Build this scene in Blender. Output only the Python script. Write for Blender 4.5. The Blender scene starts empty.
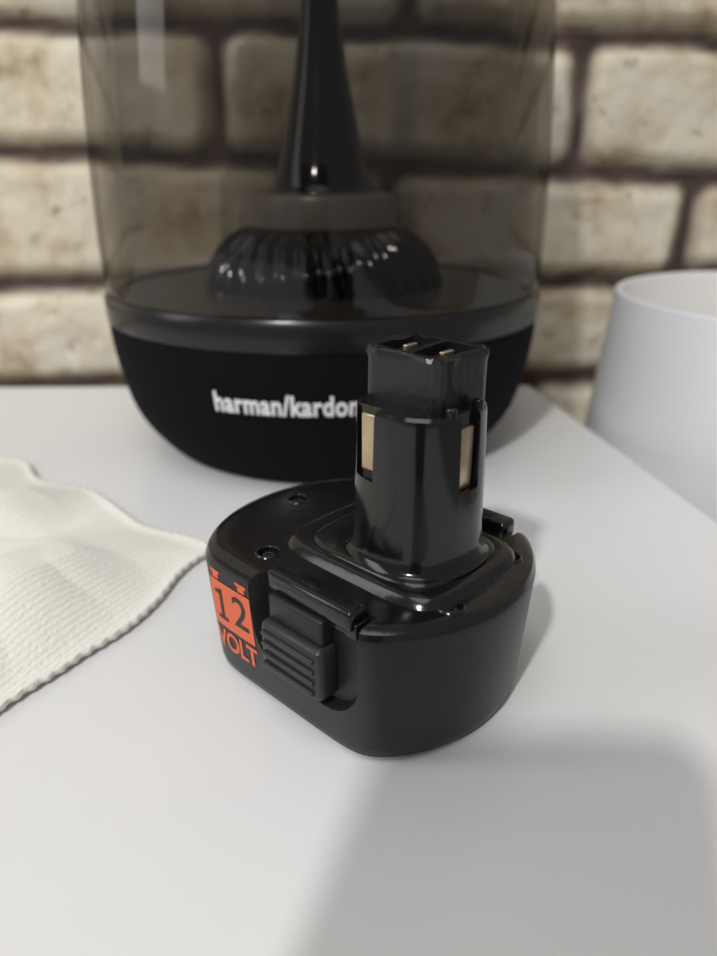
import bpy, bmesh, math, random
import numpy as np
from mathutils import Vector, Matrix, noise
random.seed(3)
T=0.75; H=0.125; PITCH=23.0
scene=bpy.context.scene
col=scene.collection
try:
    scene.view_settings.view_transform='Standard'
    scene.view_settings.look='None'
except Exception as e: print(e)

# ---------------- materials ----------------
def mat(name, base=(0.5,0.5,0.5), rough=0.5, metal=0.0, bump=None, spec=None, colvar=None, coat=0):
    m=bpy.data.materials.new(name); m.use_nodes=True
    nt=m.node_tree; b=nt.nodes['Principled BSDF']
    b.inputs['Base Color'].default_value=(*base,1)
    b.inputs['Roughness'].default_value=rough
    b.inputs['Metallic'].default_value=metal
    if spec is not None: b.inputs['Specular IOR Level'].default_value=spec
    if coat: b.inputs['Coat Weight'].default_value=coat; b.inputs['Coat Roughness'].default_value=0.08
    tc=nt.nodes.new('ShaderNodeTexCoord')
    if bump:
        sc,st,dist=bump
        n=nt.nodes.new('ShaderNodeTexNoise'); n.inputs['Scale'].default_value=sc; n.inputs['Detail'].default_value=4
        nt.links.new(tc.outputs['Object'],n.inputs['Vector'])
        bp=nt.nodes.new('ShaderNodeBump'); bp.inputs['Strength'].default_value=st; bp.inputs['Distance'].default_value=dist
        nt.links.new(n.outputs['Fac'],bp.inputs['Height']); nt.links.new(bp.outputs['Normal'],b.inputs['Normal'])
    if colvar:
        sc,c2=colvar
        n=nt.nodes.new('ShaderNodeTexNoise'); n.inputs['Scale'].default_value=sc; n.inputs['Detail'].default_value=5
        nt.links.new(tc.outputs['Object'],n.inputs['Vector'])
        r=nt.nodes.new('ShaderNodeValToRGB')
        r.color_ramp.elements[0].position=0.35; r.color_ramp.elements[1].position=0.65
        r.color_ramp.elements[0].color=(*base,1); r.color_ramp.elements[1].color=(*c2,1)
        nt.links.new(n.outputs['Fac'],r.inputs['Fac']); nt.links.new(r.outputs['Color'],b.inputs['Base Color'])
    return m
M_side=mat('battery_side_plastic',(0.010,0.010,0.011),0.36,bump=(1800,0.6,0.0003),spec=0.4)
M_latch=mat('battery_latch_plastic',(0.022,0.022,0.024),0.38,bump=(1800,0.3,0.0002),spec=0.5)
M_top=mat('battery_gloss_plastic',(0.006,0.006,0.007),0.17,bump=(200,0.22,0.0006),spec=0.5)
M_tower=mat('battery_stem_plastic',(0.005,0.005,0.006),0.13,bump=(120,0.08,0.0006),spec=0.5)
M_rough=mat('battery_block_plastic',(0.009,0.009,0.010),0.3,bump=(500,0.3,0.0005),spec=0.4)
M_gold=mat('contact_metal',(0.62,0.50,0.34),0.3,0.9,colvar=(200,(0.45,0.37,0.26)))
M_orange=mat('orange_print',(0.72,0.13,0.045),0.5)
M_black=mat('black_print',(0.012,0.010,0.010),0.5)
M_fabric=mat('speaker_fabric',(0.005,0.005,0.006),0.95,bump=(900,0.6,0.0006),spec=0.12)
M_gloss=mat('gloss_black',(0.005,0.005,0.006),0.1)
M_ring=mat('speaker_ring_plastic',(0.010,0.010,0.011),0.25,spec=0.4)
M_platform=mat('speaker_platform',(0.035,0.032,0.030),0.3)
M_smoke=mat('smoke_disc',(0.15,0.125,0.11),0.35)
M_logo=mat('logo_silver',(0.85,0.85,0.87),0.4)
M_table=mat('white_laminate',(0.80,0.80,0.80),0.27,bump=(30,0.03,0.0005),colvar=(6,(0.77,0.77,0.775)))
M_shade=mat('white_shade',(0.80,0.82,0.85),0.45)
M_shadein=mat('white_shade_inner_lit',(0.93,0.92,0.90),0.6)  # stronger light inside the shade is put into this brighter, warmer colour
M_steel=mat('brushed_steel',(0.6,0.6,0.6),0.35,0.9)
M_floor=mat('floor_wood',(0.30,0.22,0.15),0.5,colvar=(3,(0.22,0.15,0.10)))
M_phone=mat('phone_body',(0.02,0.02,0.025),0.3)

def link(o,parent=None):
    col.objects.link(o)
    if parent: o.parent=parent
    return o
def empty(name,loc,rz=0):
    e=bpy.data.objects.new(name,None); e.location=loc; e.rotation_euler=(0,0,rz); e.empty_display_size=0.02
    col.objects.link(e); return e
def mesh_obj(name,verts,faces,mats,parent=None,smooth=True,fm=None):
    me=bpy.data.meshes.new(name); me.from_pydata([tuple(v) for v in verts],[],faces); me.update()
    for m in mats: me.materials.append(m)
    for i,p in enumerate(me.polygons):
        p.use_smooth=smooth
        if fm: p.material_index=fm[i]
    o=bpy.data.objects.new(name,me); return link(o,parent)
def rings(name,ringlist,mats,parent=None,cap0=True,cap1=True,smooth=True,angle=35):
    n=len(ringlist[0]); V=[];F=[]
    for r in ringlist: V+=r
    for i in range(len(ringlist)-1):
        for j in range(n):
            k=(j+1)%n
            F.append((i*n+j,i*n+k,(i+1)*n+k,(i+1)*n+j))
    if cap0: F.append(tuple(reversed(range(n))))
    if cap1: F.append(tuple((len(ringlist)-1)*n+j for j in range(n)))
    o=mesh_obj(name,V,F,mats,parent,smooth)
    if smooth: sharp(o,angle)
    return o
def sharp(o,angle=35):
    try:
        o.data.set_sharp_from_angle(angle=math.radians(angle))
    except Exception as e: print('sharp',e)
def lathe(name,prof,mats,parent=None,segs=96,modf=None,cap0=False,cap1=False,angle=40):
    R=[]
    for (r,z) in prof:
        ring=[]
        for j in range(segs):
            t=2*math.pi*j/segs
            rr=r*(modf(t,z,r) if modf else 1)
            ring.append((rr*math.cos(t),rr*math.sin(t),z))
        R.append(ring)
    return rings(name,R,mats,parent,cap0,cap1,True,angle)
def smoothprof(pts,k=6):
    out=[]
    P=[pts[0]]+list(pts)+[pts[-1]]
    for i in range(1,len(P)-2):
        p0,p1,p2,p3=[Vector((*p,0)) for p in P[i-1:i+3]]
        for s in range(k):
            t=s/k
            q=0.5*((2*p1)+(-p0+p2)*t+(2*p0-5*p1+4*p2-p3)*t*t+(-p0+3*p1-3*p2+p3)*t**3)
            out.append((max(q.x,0.0001),q.y))
    out.append(pts[-1]); return out
def box(name,c,s,mats,parent=None,bev=0.0,seg=3,rot=None):
    bm=bmesh.new(); bmesh.ops.create_cube(bm,size=1)
    for v in bm.verts: v.co=Vector((v.co.x*s[0],v.co.y*s[1],v.co.z*s[2]))
    if bev: bmesh.ops.bevel(bm,geom=bm.edges[:],offset=bev,segments=seg,profile=0.5,affect='EDGES')
    if rot is not None: bmesh.ops.transform(bm,matrix=rot,verts=bm.verts)
    for v in bm.verts: v.co+=Vector(c)
    me=bpy.data.meshes.new(name); bm.to_mesh(me); bm.free()
    for m in mats: me.materials.append(m)
    for p in me.polygons: p.use_smooth=True
    o=bpy.data.objects.new(name,me); link(o,parent); sharp(o,50); return o
def boolean(o,cutters,op='DIFFERENCE'):
    for c in cutters:
        bpy.context.view_layer.update()
        md=o.modifiers.new('b','BOOLEAN'); md.operation=op; md.object=c; md.solver='EXACT'
        dg=bpy.context.evaluated_depsgraph_get(); dg.update()
        me=bpy.data.meshes.new_from_object(o.evaluated_get(dg),depsgraph=dg)
        o.modifiers.clear(); old=o.data; o.data=me; me.name=o.name
        bpy.data.meshes.remove(old)
        bpy.data.objects.remove(c,do_unlink=True)
def superell(ca,cb,ha,hb,z,n=4,seg=96):
    out=[]
    for j in range(seg):
        t=2*math.pi*j/seg; c,s=math.cos(t),math.sin(t)
        out.append((ca+ha*math.copysign(abs(c)**(2/n),c),cb+hb*math.copysign(abs(s)**(2/n),s),z))
    return out
def text_mesh(body,size,extrude=0.0,offset=0.0,align='CENTER',shear=0,spacing=1.0):
    cu=bpy.data.curves.new('t','FONT'); cu.body=body; cu.size=size; cu.extrude=extrude; cu.offset=offset
    cu.align_x=align; cu.align_y='CENTER'; cu.shear=shear; cu.space_character=spacing; cu.resolution_u=4
    o=bpy.data.objects.new('t',cu); col.objects.link(o); bpy.context.view_layer.update()
    dg=bpy.context.evaluated_depsgraph_get()
    me=bpy.data.meshes.new_from_object(o.evaluated_get(dg)); bpy.data.objects.remove(o,do_unlink=True)
    return me

# ---------------- room ----------------
W=0.485
def wall():
    step=0.0038
    xs=np.arange(-0.9,0.9001,step); zs=np.arange(0.0,1.6001,step)
    nx,nz=len(xs),len(zs)
    L0=[-0.0143,0.0569,0.1377,0.2083]; R0=[-0.0058,0.0609,0.1207,0.1949]
    pitch=0.0715
    def bound(k,x):
        if k<0: l=L0[0]+k*pitch; r=R0[0]+k*pitch
        elif k>3: l=L0[3]+(k-3)*pitch; r=R0[3]+(k-3)*pitch
        else: l,r=L0[k],R0[k]
        t=min(max((x+0.24)/0.48,-0.15),1.15)
        return T+l+(r-l)*t
    hand={2:[0.133,-0.085,-0.31],1:[0.2116,0.02,-0.27],0:[0.105,-0.10,-0.31],3:[0.27,0.03,-0.27]}
    joints={}
    for k in range(-13,16):
        rnd=random.Random(k*7+1)
        j=list(hand.get(k,[]))
        if not j: j=[0.1*(k%2)+rnd.uniform(-.03,.03)]
        j.sort()
        while j[-1]<1.0: j.append(j[-1]+rnd.uniform(.17,.23))
        while j[0]>-1.0: j.insert(0,j[0]-rnd.uniform(.17,.23))
        joints[k]=j
    import bisect
    V=np.zeros((nz,nx,3)); mask=np.zeros((nz,nx)); tone=np.zeros((nz,nx))
    for iz,z in enumerate(zs):
        for ix,x in enumerate(xs):
            p=Vector((x*14,z*14,0)); n1=noise.noise(p); n2=noise.noise(p*3.1+Vector((5,9,2))); n3=noise.noise(p*8)
            xw=x+0.004*n1+0.0025*n2; zw=z+0.0035*noise.noise(p+Vector((20,3,1)))+0.0018*n2+0.0008*n3
            k=int((zw-T)/pitch); 
            while bound(k,xw)>zw: k-=1
            while bound(k+1,xw)<=zw: k+=1
            dz=min(zw-bound(k,xw),bound(k+1,xw)-zw)
            j=joints[max(-13,min(15,k))]; b=bisect.bisect(j,xw)
            dx=min(xw-j[b-1] if b>0 else 1,(j[b]-xw) if b<len(j) else 1)
            g=0.0036; cr=0.011
            ex=max(cr-(dx-g),0); ez=max(cr-(dz-g),0)
            d=cr-math.hypot(ex,ez)
            s=min(max(d/0.008,0),1); s=s*s*(3-2*s)
            h=s*0.010+ (0.0016*n2+0.0012*n3+0.002*n1)*(0.4+s*0.6)
            V[iz,ix]=(x,W+0.010-h,z); m=min(max((d+0.0005)/0.005,0),1); mask[iz,ix]=m
            tone[iz,ix]=((k*37+b*61)%17)/16.0
    me=bpy.data.meshes.new('wall_back')
    idx=np.arange(nx*nz).reshape(nz,nx)
    q=np.stack([idx[:-1,:-1],idx[:-1,1:],idx[1:,1:],idx[1:,:-1]],-1).reshape(-1,4)
    me.vertices.add(nx*nz); me.vertices.foreach_set('co',V.reshape(-1))
    me.loops.add(q.size); me.loops.foreach_set('vertex_index',q.reshape(-1).astype(np.int32))
    me.polygons.add(len(q)); me.polygons.foreach_set('loop_start',np.arange(0,q.size,4,dtype=np.int32))
    me.polygons.foreach_set('loop_total',np.full(len(q),4,dtype=np.int32))
    me.update(calc_edges=True); me.polygons.foreach_set('use_smooth',np.ones(len(q),dtype=bool))
    a=me.attributes.new('brickmask','FLOAT','POINT'); a.data.foreach_set('value',mask.reshape(-1))
    a=me.attributes.new('tone','FLOAT','POINT'); a.data.foreach_set('value',tone.reshape(-1))
    m=bpy.data.materials.new('brick'); m.use_nodes=True; nt=m.node_tree; N=nt.nodes; Lk=nt.links
    b=N['Principled BSDF']; b.inputs['Roughness'].default_value=0.85
    tc=N.new('ShaderNodeTexCoord')
    def nz_(sc,det=6,rough=.6):
        n=N.new('ShaderNodeTexNoise'); n.inputs['Scale'].default_value=sc; n.inputs['Detail'].default_value=det; n.inputs['Roughness'].default_value=rough
        Lk.new(tc.outputs['Object'],n.inputs['Vector']); return n
    def ramp(src,stops):
        r=N.new('ShaderNodeValToRGB'); e=r.color_ramp.elements
        e[0].position,e[0].color=stops[0][0],(*stops[0][1],1); e[1].position,e[1].color=stops[-1][0],(*stops[-1][1],1)
        for p,c in stops[1:-1]:
            x=e.new(p); x.color=(*c,1)
        Lk.new(src,r.inputs['Fac']); return r
    r1=ramp(nz_(17,8,.65).outputs['Fac'],[(.28,(.36,.26,.16)),(.38,(.62,.53,.38)),(.48,(.80,.73,.58)),(.66,(.86,.82,.73))])
    r2=ramp(nz_(60,8,.75).outputs['Fac'],[(.33,(.38,.29,.20)),(.43,(1,1,1)),(1,(1,1,1))])
    mx=N.new('ShaderNodeMix'); mx.data_type='RGBA'; mx.blend_type='MULTIPLY'; mx.inputs[0].default_value=.8
    Lk.new(r1.outputs['Color'],mx.inputs[6]); Lk.new(r2.outputs['Color'],mx.inputs[7])
    at=N.new('ShaderNodeAttribute'); at.attribute_name='tone'
    r3=ramp(at.outputs['Fac'],[(0,(.86,.84,.80)),(1,(1,1,1))])
    mx3=N.new('ShaderNodeMix'); mx3.data_type='RGBA'; mx3.blend_type='MULTIPLY'; mx3.inputs[0].default_value=1
    Lk.new(mx.outputs[2],mx3.inputs[6]); Lk.new(r3.outputs['Color'],mx3.inputs[7])
    am=N.new('ShaderNodeAttribute'); am.attribute_name='brickmask'
    mo=ramp(nz_(40).outputs['Fac'],[(.3,(.05,.032,.028)),(.7,(.13,.09,.075))])
    mx2=N.new('ShaderNodeMix'); mx2.data_type='RGBA'
    Lk.new(am.outputs['Fac'],mx2.inputs[0]); Lk.new(mo.outputs['Color'],mx2.inputs[6]); Lk.new(mx3.outputs[2],mx2.inputs[7])
    Lk.new(mx2.outputs[2],b.inputs['Base Color'])
    bp=N.new('ShaderNodeBump'); bp.inputs['Strength'].default_value=.6; bp.inputs['Distance'].default_value=.003
    Lk.new(nz_(90,8,.7).outputs['Fac'],bp.inputs['Height']); Lk.new(bp.outputs['Normal'],b.inputs['Normal'])
    me.materials.append(m)
    o=bpy.data.objects.new('wall_back',me); col.objects.link(o)
wall()
mesh_obj('floor',[(-2,-2.4,0),(2,-2.4,0),(2,0.6,0),(-2,0.6,0)],[(0,1,2,3)],[M_floor],smooth=False)

# ---------------- table ----------------
tbl=empty('white_table',(0,0,0))
poly=[(-0.85,-0.42),(0.245,-0.42),(0.1095,0.446),(-0.85,0.436)]
def slab(name,poly,z0,z1,m,parent,bev=0.0015):
    n=len(poly); bm=bmesh.new()
    vb=[bm.verts.new((x,y,z0)) for x,y in poly]; vt=[bm.verts.new((x,y,z1)) for x,y in poly]
    bm.faces.new(list(reversed(vb))); bm.faces.new(vt)
    for i in range(n): bm.faces.new((vb[i],vb[(i+1)%n],vt[(i+1)%n],vt[i]))
    bmesh.ops.bevel(bm,geom=bm.edges[:],offset=bev,segments=3,affect='EDGES')
    me=bpy.data.meshes.new(name); bm.to_mesh(me); bm.free(); me.materials.append(m)
    return link(bpy.data.objects.new(name,me),parent)
slab('table_top',poly,T-0.02,T,M_table,tbl)
for i,(x,y) in enumerate([(-0.8,-0.37),(0.18,-0.37),(0.07,0.39),(-0.8,0.39)]):
    box('leg_%d'%(i+1),(x,y,(T-0.02)/2),(0.045,0.045,T-0.02),[M_table],tbl,0.003)

# ---------------- battery ----------------
BC=(0.0027,0.1668); BA=math.radians(-43.7)
bat=empty('battery_pack',(BC[0],BC[1],T),BA)
RB,FB=0.0428,0.0338
NB=24
def outline(inset,z,n=NB,seg=176):
    out=[]
    for j in range(seg):
        t=2*math.pi*j/seg
        a=RB-inset; f=(FB-inset)/max(abs(math.sin(t)),1e-4)
        r=(a**-n+f**-n)**(-1/n)
        out.append((r*math.cos(t),r*math.sin(t),z))
    return out
prof=[(0.007,0.0),(0.0040,0.0004),(0.0028,0.0018),(0.0022,0.004),(0.0011,0.018),(0.0,0.0335),(0.0002,0.0350),(0.0009,0.0363),(0.0022,0.0371),(0.0036,0.0374),(0.006,0.0375)]
body=rings('body',[outline(i,z) for i,z in prof],[M_side,M_top],bat)
def rrect_pts(a0,a1,z0,z1,r,seg=9):
    pts=[]
    for cx,cz,s in ((a1-r,z1-r,0),(a0+r,z1-r,1),(a0+r,z0+r,2),(a1-r,z0+r,3)):
        for k in range(seg):
            t=math.pi/2*(s+k/(seg-1)); pts.append((cx+r*math.cos(t),cz+r*math.sin(t)))
    return pts
def rrect_prism(name,a0,a1,z0,z1,r,b0,b1,mats=None,grow=0.0):
    # grow widens the outer end so the recess walls are slanted
    p0=rrect_pts(a0-grow,a1+grow,z0-grow,z1,r+grow); p1=rrect_pts(a0,a1,z0,z1,r)
    R=[[(x,b0,z) for x,z in p0],[(x,b1,z) for x,z in p1]] 
    return rings(name,R,mats or [M_side],bat,smooth=False)
cut=[]
LA0,LA1=-0.0060,0.0255
D=FB-0.0345
for sgn in (-1,1):
    cut.append(rrect_prism('c',LA0,LA1,0.0130,0.07,0.0095,sgn*(0.0375+D),sgn*(0.0302+D),None,0.0035))
    b0,b1=(-0.05,-0.0266-D) if sgn<0 else (0.0266+D,0.05)
    cut.append(rrect_prism('c',LA0+0.001,LA1+0.001,0.0325,0.07,0.001,b0,b1))
screws=[(-0.0310,0.003),(-0.0125,-0.0235),(0.0352,-0.0115),(0.0322,0.0160),(-0.014,0.0255)]
for (a,b) in screws:
    cut.append(rings('c',[superell(a,b,0.0026,0.0026,z,2,32) for z in (0.0355,0.05)],[M_side],bat))
for c in cut:   # consistent outward normals on the cutters
    bm=bmesh.new(); bm.from_mesh(c.data); bmesh.ops.recalc_face_normals(bm,faces=bm.faces); bm.to_mesh(c.data); bm.free()
boolean(body,cut)
for p in body.data.polygons:
    n=p.normal; p.material_index=1 if (p.center.z>0.034 and n.z>0.3) else 0
    p.use_smooth=True
sharp(body,30)
for i,(a,b) in enumerate(screws):
    rings('screw_%d'%(i+1),[superell(a,b,r,r,z,2,32) for r,z in ((0.0019,0.0352),(0.0019,0.0364),(0.0015,0.0369),(0.0008,0.0369),(0.0007,0.0362),(0.0001,0.0362))],[M_latch],bat)
    rings('screw_boss_%d'%(i+1),[superell(a,b,r,r,z,2,32) for r,z in ((0.0026,0.0370),(0.0026,0.0378),(0.0029,0.0380),(0.0032,0.0378),(0.0035,0.0373))],[M_top],bat,cap0=False,cap1=False,angle=80)
for i,sgn in enumerate((-1,1)):
    def B(nm,c,s,bev,m=M_side):
        return box(nm,(c[0],sgn*(c[1]+D),c[2]),s,[m],bat,bev)
    B('latch_button_%d'%i,(0.0078,0.0328,0.0215),(0.0205,0.0068,0.0140),0.0018,M_latch)
    for k in range(4):
        B('latch_rib_%d_%d'%(i,k),(0.0078,0.0361,0.0171+k*0.0029),(0.0176,0.0020,0.0013),0.0005,M_latch)
    B('latch_tab_%d'%i,(0.0078,0.0312,0.0310),(0.0180,0.0056,0.0080),0.0009,M_side)
    B('latch_shelf_%d'%i,((LA0+LA1)/2,0.0288,0.0345),(LA1-LA0-0.0016,0.0048,0.0044),0.0007,M_top)
    B('latch_lip_%d'%i,(0.0105,0.0296,0.0374),(0.0275,0.0060,0.0052),0.0012,M_top)
# pad
PA,PB=0.0098,0.0010
rings('pad',[superell(PA,PB,ha,hb,z,5) for ha,hb,z in ((0.0262,0.0208,0.0370),(0.0256,0.0202,0.0380),(0.0248,0.0194,0.0392),(0.0240,0.0186,0.0397),(0.0225,0.0171,0.0398))],[M_top],bat,angle=60)
rings('pad_inner',[superell(PA+0.001,PB,ha,hb,z,4) for ha,hb,z in ((0.0205,0.0172,0.0396),(0.0200,0.0167,0.0404),(0.0190,0.0157,0.0406))],[M_top],bat,angle=60)
# lower tower
TA,TB=0.0150,0.0012
tp=[(0.0172,0.0403),(0.0162,0.0410),(0.0155,0.0422),(0.0151,0.0445),(0.0149,0.050),(0.0143,0.0755),(0.0141,0.0768),(0.0134,0.0775),(0.0105,0.0776)]
tow=rings('stem',[superell(TA,TB,r,r*0.99,z,2.3,128) for r,z in tp],[M_tower],bat)
cut=[box('c',(TA+0.0155,TB-0.0003,0.0595+0.02),(0.0058,0.0068,0.04),[M_tower],bat),
     box('c',(TA-0.0052,TB-0.0146,0.0610+0.02),(0.0068,0.0066,0.04),[M_tower],bat),
     box('c',(TA-0.002,TB+0.0153,0.0600+0.02),(0.0085,0.0065,0.04),[M_tower],bat)]
boolean(tow,cut)
for p in tow.data.polygons: p.use_smooth=True
sharp(tow,30)
def contact(nm,c,s): return box(nm,c,s,[M_gold],bat,0.0004)
contact('side_contact_1',(TA+0.0128,TB-0.0003,0.0668),(0.0010,0.0050,0.0145))
contact('side_contact_2',(TA-0.0052,TB-0.0116,0.0690),(0.0046,0.0010,0.0135))
contact('side_contact_3',(TA-0.002,TB+0.0125,0.0675),(0.0062,0.0010,0.0150))
for s in (-1,1):
    box('shroud_post_%d'%(s+1),(TA+0.0122,TB-0.0003+s*0.0048,0.0712),(0.0024,0.0022,0.0165),[M_tower],bat,0.0008)
# upper block
UA,UB=0.0136,0.0043; UW,UD=0.0115,0.0088
def rough_ring(ha,hb,z,amp=0.0):
    out=[]
    for (x,y,_) in superell(UA,UB,ha,hb,z,9,128):
        out.append((x+amp*noise.noise(Vector((x*900,y*900,z*500))),y+amp*noise.noise(Vector((y*900,x*900,7))),z+amp*1.1*noise.noise(Vector((x*700,y*700,3)))))
    return out
blk=rings('terminal_block',[rough_ring(UW,UD,0.070),rough_ring(UW,UD,0.0862),rough_ring(UW+0.0003,UD+0.0003,0.0880,0.0004),rough_ring(UW,UD,0.0889,0.0009),rough_ring(UW-0.0008,UD-0.0008,0.0891,0.0009)],[M_rough],bat,angle=35)
cut=[]
for s in (-1,1):
    cut.append(box('c',(UA+s*0.0052,UB,0.0885),(0.0084,0.0132,0.014),[M_rough],bat,0.0008))
boolean(blk,cut)
for p in blk.data.polygons: p.use_smooth=True
sharp(blk,30)
for s in (-1,1):
    box('pin_%d'%(s+1),(UA+s*0.0052+0.001,UB-0.001,0.0853),(0.0013,0.0040,0.0078),[M_gold],bat,0.0003)
    box('pocket_divider_%d'%(s+1),(UA+s*0.0052-0.0022,UB+0.002,0.0840),(0.0012,0.008,0.0070),[M_rough],bat,0.0003)
# label
lab=bpy.data.objects.new('label_print',None); lab.empty_display_size=0.01; link(lab,bat)
def faceb(z):
    for (i0,z0),(i1,z1) in zip(prof,prof[1:]):
        if z0<=z<=z1: return FB-(i0+(i1-i0)*(z-z0)/(z1-z0))
    return FB
def on_face(me,name,m,ca,cz,lift,sx=1):
    for v in me.vertices:
        x,y,_=v.co; a=ca+x*sx; z=cz+y
        t=math.atan2(-faceb(z),a); n=NB; ins=FB-faceb(z)
        r=((RB-ins)**-n+(faceb(z)/abs(math.sin(t)))**-n)**(-1/n)
        v.co=(a,r*math.sin(t)-lift,z)
    me.materials.clear(); me.materials.append(m); o=bpy.data.objects.new(name,me); return link(o,lab)
def rect_me(w,h,n=12,cx=0,cy=0):
    bm=bmesh.new(); bmesh.ops.create_grid(bm,x_segments=n,y_segments=n,size=0.5)
    for v in bm.verts: v.co.x=v.co.x*w+cx; v.co.y=v.co.y*h+cy
    me=bpy.data.meshes.new('r'); bm.to_mesh(me); bm.free(); return me
LC=-0.0165
on_face(rect_me(0.0168,0.0142),'label_block',M_orange,LC,0.0232,0.00012)
for s in (-1,1):
    on_face(rect_me(0.0026,0.0020),'label_terminal_%d'%(s+1),M_orange,LC+s*0.0054,0.0318,0.00012)
    on_face(rect_me(0.0042,0.0009),'label_terminal_cap_%d'%(s+1),M_orange,LC+s*0.0054,0.0328,0.00012)
on_face(text_mesh('2',0.0132,offset=0.0001),'label_digit_2',M_black,LC+0.0038,0.0233,0.0002)
on_face(rect_me(0.0014,0.0092,6),'label_digit_1_stem',M_black,LC-0.0040,0.0233,0.0002)
on_face(rect_me(0.0044,0.0011,6),'label_digit_1_foot',M_black,LC-0.0040,0.0191,0.0002)
on_face(rect_me(0.0022,0.0012,6),'label_digit_1_flag',M_black,LC-0.0053,0.0268,0.0002)
on_face(text_mesh('VOLT',0.0083,offset=0.00022,spacing=0.95),'label_word',M_orange,LC,0.0116,0.00014,0.86)

# ---------------- speaker ----------------
SX,SY=-0.0168,0.3655
sp=empty('glass_dome_speaker',(SX,SY,T)); sp.scale=(0.968,0.968,1.04)
bprof=smoothprof([(0.076,0.0),(0.082,0.0012),(0.090,0.008),(0.0985,0.020),(0.1035,0.036),(0.1060,0.051),(0.1065,0.0615)],6)
lathe('fabric_base',bprof,[M_fabric],sp,128,cap0=True,cap1=True)
lathe('ring',[(0.100,0.0600),(0.1070,0.0607),(0.1074,0.0625),(0.1074,0.0700),(0.1062,0.0722),(0.1040,0.0726),(0.1015,0.0722),(0.1005,0.0700),(0.0700,0.0698),(0.0001,0.0698)],[M_ring],sp,128)
lathe('platform',[(0.1005,0.0700),(0.0995,0.0712),(0.060,0.0722),(0.0001,0.0724)],[M_platform],sp,128)
def swirl(t,z,r):
    return 1+0.05*math.sin(34*t+ (z-0.07)*150)
tp=smoothprof([(0.0575,0.0722),(0.0565,0.0770),(0.0535,0.0840),(0.0480,0.0910),(0.0400,0.0965),(0.034,0.0975)],6)
lathe('ribbed_woofer_cone',tp,[M_gloss],sp,340,swirl,cap1=True,angle=80)
lathe('collar_disc',[(0.032,0.0960),(0.0345,0.0965),(0.0360,0.0980),(0.0360,0.1090),(0.0350,0.1110),(0.030,0.1118),(0.0001,0.112)],[M_smoke],sp,96)
cp=smoothprof([(0.0270,0.1115),(0.0265,0.1125),(0.0245,0.1150),(0.0215,0.1220),(0.0185,0.1330),(0.0150,0.1480),(0.0115,0.1640),(0.0085,0.1850),(0.0070,0.2100),(0.0068,0.2400),(0.010,0.262)],6)
lathe('central_column',cp,[M_gloss],sp,96)
dome=smoothprof([(0.1040,0.0715),(0.1062,0.0760),(0.1068,0.1000),(0.1056,0.1400),(0.1020,0.1850),(0.0945,0.2250),(0.0780,0.2550),(0.0520,0.2720),(0.0250,0.2780),(0.0001,0.2790)],8)
g=bpy.data.materials.new('smoked_glass'); g.use_nodes=True; nt=g.node_tree; N=nt.nodes; N.clear()
out=N.new('ShaderNodeOutputMaterial'); tr=N.new('ShaderNodeBsdfTransparent'); gl=N.new('ShaderNodeBsdfGlossy'); gl.inputs['Roughness'].default_value=0.05
mxs=N.new('ShaderNodeMixShader'); lw=N.new('ShaderNodeLayerWeight'); lw.inputs['Blend'].default_value=0.5
rp=N.new('ShaderNodeValToRGB'); e=rp.color_ramp.elements; e[0].position=0; e[0].color=(.55,.53,.51,1); e[1].position=1; e[1].color=(.30,.29,.28,1)
x=e.new(.55); x.color=(.47,.455,.435,1)
x=e.new(.72); x.color=(.62,.60,.58,1)
nt.links.new(lw.outputs['Facing'],rp.inputs['Fac']); nt.links.new(rp.outputs['Color'],tr.inputs['Color'])
fr=N.new('ShaderNodeValToRGB'); e=fr.color_ramp.elements; e[0].position=0.3; e[0].color=(.035,.035,.035,1); e[1].position=1; e[1].color=(.55,.55,.55,1)
x=e.new(.75); x.color=(.10,.10,.10,1)
nt.links.new(lw.outputs['Facing'],fr.inputs['Fac'])
nt.links.new(fr.outputs['Color'],mxs.inputs['Fac']); nt.links.new(tr.outputs[0],mxs.inputs[1]); nt.links.new(gl.outputs[0],mxs.inputs[2]); nt.links.new(mxs.outputs[0],out.inputs['Surface'])
lathe('smoked_dome',dome,[g],sp,128,angle=80)
# logo
def base_r(z):
    for (r0,z0),(r1,z1) in zip(bprof,bprof[1:]):
        if z0<=z<=z1: return r0+(r1-r0)*(z-z0)/(z1-z0+1e-9)
    return 0.1065
me=text_mesh('harman/kardon',0.0118,offset=0.00036,spacing=1.06)
wd=max(v.co.x for v in me.vertices)-min(v.co.x for v in me.vertices)
k=0.0595/wd
bm=bmesh.new(); bm.from_mesh(me); bmesh.ops.triangulate(bm,faces=bm.faces); bmesh.ops.subdivide_edges(bm,edges=bm.edges,cuts=1); bm.to_mesh(me); bm.free()
for v in me.vertices:
    z=0.0405+v.co.y*0.95; r=base_r(z)+0.0006; th=-math.pi/2+math.radians(-6.6)+(v.co.x*k)/0.104
    v.co=(r*math.cos(th),r*math.sin(th),z)
me.materials.append(M_logo); me.name='logo'; link(bpy.data.objects.new('logo_lettering',me),sp)

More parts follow.
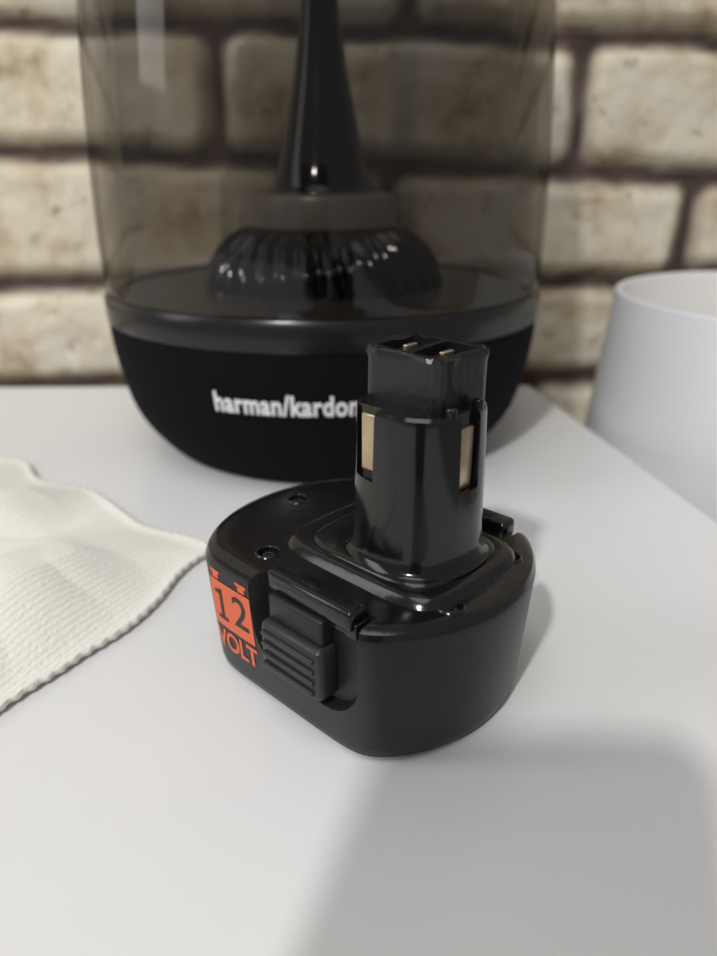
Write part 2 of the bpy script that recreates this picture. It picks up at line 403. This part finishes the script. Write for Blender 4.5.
# ---------------- cloth ----------------
def cloth():
    C=Vector((-0.0472,0.2255)); d1=Vector((-0.44,-0.898)); d2=Vector((-0.80,0.58)).normalized(); d1.normalize()
    n=230; S1,S2=0.21,0.23
    V=[];F=[]
    for i in range(n+1):
        for j in range(n+1):
            s=i/n;t=j/n
            p=C+d1*(s*S1)+d2*(t*S2)
            edge=min(s*S1,t*S2)
            w=0.0006*math.sin(t*S2/0.0045*2*math.pi)*math.exp(-s*S1/0.004)
            w2=0.0004*math.sin(s*S1/0.0045*2*math.pi)*math.exp(-t*S2/0.004)
            p=p-d1*w-d2*w2
            p=p+d2*(0.007*noise.noise(Vector((s*6,1.3,0)))*(1-t))+d1*(0.012*noise.noise(Vector((t*6,7.7,0)))*(1-s))
            q=Vector((p.x*15,p.y*15,1.0))
            h=0.013*max(0,noise.noise(q)+0.18)+0.0040*abs(noise.noise(q*2.0))
            h*=min(1,edge/0.035)
            h+=0.0065*math.exp(-((t*S2-0.085-0.3*s*S1)/0.015)**2)*min(1,s*S1/0.02)
            h+=0.0012*math.exp(-(edge/0.003)**2)
            V.append((p.x,p.y,T+0.0017+h))
    for i in range(n):
        for j in range(n):
            a=i*(n+1)+j; F.append((a,a+1,a+n+2,a+n+1))
    m=bpy.data.materials.new('cream_waffle_cloth'); m.use_nodes=True; nt=m.node_tree; b=nt.nodes['Principled BSDF']
    b.inputs['Base Color'].default_value=(.85,.825,.755,1); b.inputs['Roughness'].default_value=.95; b.inputs['Specular IOR Level'].default_value=.15
    b.inputs['Sheen Weight'].default_value=.2
    tc=nt.nodes.new('ShaderNodeTexCoord'); mp=nt.nodes.new('ShaderNodeMapping'); mp.inputs['Rotation'].default_value=(0,0,math.radians(24))
    nt.links.new(tc.outputs['Object'],mp.inputs['Vector'])
    w=nt.nodes.new('ShaderNodeTexWave'); w.bands_direction='X'; w.inputs['Scale'].default_value=150; w.inputs['Distortion'].default_value=3.5; w.inputs['Detail'].default_value=3; w.inputs['Detail Scale'].default_value=3
    nn=nt.nodes.new('ShaderNodeTexNoise'); nn.inputs['Scale'].default_value=700; nn.inputs['Detail'].default_value=4
    nt.links.new(mp.outputs['Vector'],w.inputs['Vector']); nt.links.new(mp.outputs['Vector'],nn.inputs['Vector'])
    ad=nt.nodes.new('ShaderNodeMath'); ad.operation='ADD'; nt.links.new(w.outputs['Fac'],ad.inputs[0]); nt.links.new(nn.outputs['Fac'],ad.inputs[1])
    bp=nt.nodes.new('ShaderNodeBump'); bp.inputs['Strength'].default_value=.28; bp.inputs['Distance'].default_value=.0008
    nt.links.new(ad.outputs[0],bp.inputs['Height']); nt.links.new(bp.outputs['Normal'],b.inputs['Normal'])
    o=mesh_obj('cream_cloth',V,F,[m])
    md=o.modifiers.new('s','SOLIDIFY'); md.thickness=0.0016; md.offset=-1
cloth()

# ---------------- floor lamp with white shade ----------------
LX,LY=0.236,0.368
fl=empty('floor_lamp',(LX,LY,0))
zt=T+0.068; zb=T-0.10
sh=lathe('shade',[(0.1155,zb),(0.1160,zb+0.001),(0.1018,zt-0.0016),(0.1014,zt-0.0004),(0.1004,zt),(0.0992,zt-0.0004),(0.0986,zt-0.0016),(0.1140,zb+0.001),(0.1155,zb)],[M_shade,M_shadein],fl,128,angle=60)
for i_,p_ in enumerate(sh.data.polygons):
    c=p_.center; 
    if p_.normal.x*c.x+p_.normal.y*c.y<0 and i_//128>=5: p_.material_index=1
lathe('shade_base',[(0.11,0.0),(0.11,0.014),(0.10,0.02),(0.012,0.024),(0.009,0.03),(0.009,T-0.06),(0.016,T-0.058),(0.016,T-0.02),(0.0001,T-0.018)],[M_steel],fl,64)
for k in range(3):
    t=k*2*math.pi/3
    r=Matrix.Rotation(t,4,'Z')
    box('spider_arm_%d'%k,(0.055*math.cos(t),0.055*math.sin(t),T-0.045),(0.110,0.003,0.003),[M_steel],fl,0,3,r)
bp_=smoothprof([(0.012,T-0.02),(0.014,T-0.012),(0.026,T+0.008),(0.029,T+0.022),(0.020,T+0.040),(0.0001,T+0.047)],5)
lathe('bulb',bp_,[M_shadein],fl,48)

# ---------------- the phone taking the picture (stands on the table, leaning back) ----------------
p=math.radians(PITCH); up=Vector((0,math.sin(p),math.cos(p))); fw=Vector((0,math.cos(p),-math.sin(p)))
cam_loc=Vector((0,0,T+H))
L_dn=(H-0.001)/math.cos(p); L_up=0.0185
ctr=cam_loc-fw*(0.0025+0.004)+up*((L_up-L_dn)/2)+Vector((-0.0215,0,0))
rot=Matrix(((1,0,0,0),(0,up.y,-fw.y,0),(0,up.z,-fw.z,0),(0,0,0,1)))
bm=bmesh.new(); bmesh.ops.create_cube(bm,size=1)
for v in bm.verts: v.co=Vector((v.co.x*0.068,v.co.y*(L_up+L_dn),v.co.z*0.008))
ve=[e_ for e_ in bm.edges if abs((e_.verts[0].co-e_.verts[1].co).z)>0.004]
bmesh.ops.bevel(bm,geom=ve,offset=0.009,segments=6,profile=.5,affect='EDGES')
bmesh.ops.transform(bm,matrix=rot,verts=bm.verts)
me=bpy.data.meshes.new('smartphone'); bm.to_mesh(me); bm.free(); me.materials.append(M_phone)
o=bpy.data.objects.new('smartphone',me); o.location=ctr; col.objects.link(o)

# ---------------- camera ----------------
cd=bpy.data.cameras.new('camera'); cam=bpy.data.objects.new('camera',cd); col.objects.link(cam)
cam.location=cam_loc; cam.rotation_euler=(math.radians(90-PITCH),0,0)
cd.sensor_fit='VERTICAL'; cd.sensor_height=36; cd.lens=720/956*36; cd.clip_start=0.004
cd.dof.use_dof=True; cd.dof.focus_distance=0.170; cd.dof.aperture_fstop=9
scene.camera=cam

# ---------------- lights ----------------
def area(name,loc,target,size,power,color=(1,1,1),shape='DISK',sy=None):
    ld=bpy.data.lights.new(name,'AREA'); ld.shape=shape; ld.size=size; ld.energy=power; ld.color=color
    if sy: ld.size_y=sy
    o=bpy.data.objects.new(name,ld); o.location=loc
    o.rotation_euler=(Vector(target)-Vector(loc)).to_track_quat('-Z','Y').to_euler(); col.objects.link(o); return o
tgt=Vector((0.04,0.13,T))
dirL=Vector((-0.064,-0.128,0.14)).normalized()
area('ceiling_lamp_key',tgt+dirL*1.7,tgt,0.09,15.5,(1,0.985,0.96))
area('overhead_fill',(-0.2,-0.2,2.3),(0,0.2,T),0.9,5.5,(0.98,0.985,1.0))  # added soft fill from above to raise the ambient, no actual lamp
area('added_side_strip',(-1.1,0.05,T+0.75),(0,0.2,T),0.35,3.2,(0.98,0.985,1.0),'RECTANGLE',0.9)  # strip added at the left for highlights on the stem, no actual window
w=bpy.data.worlds.new('world'); scene.world=w; w.use_nodes=True
w.node_tree.nodes['Background'].inputs[0].default_value=(0.985,0.985,1.0,1); w.node_tree.nodes['Background'].inputs[1].default_value=0.25
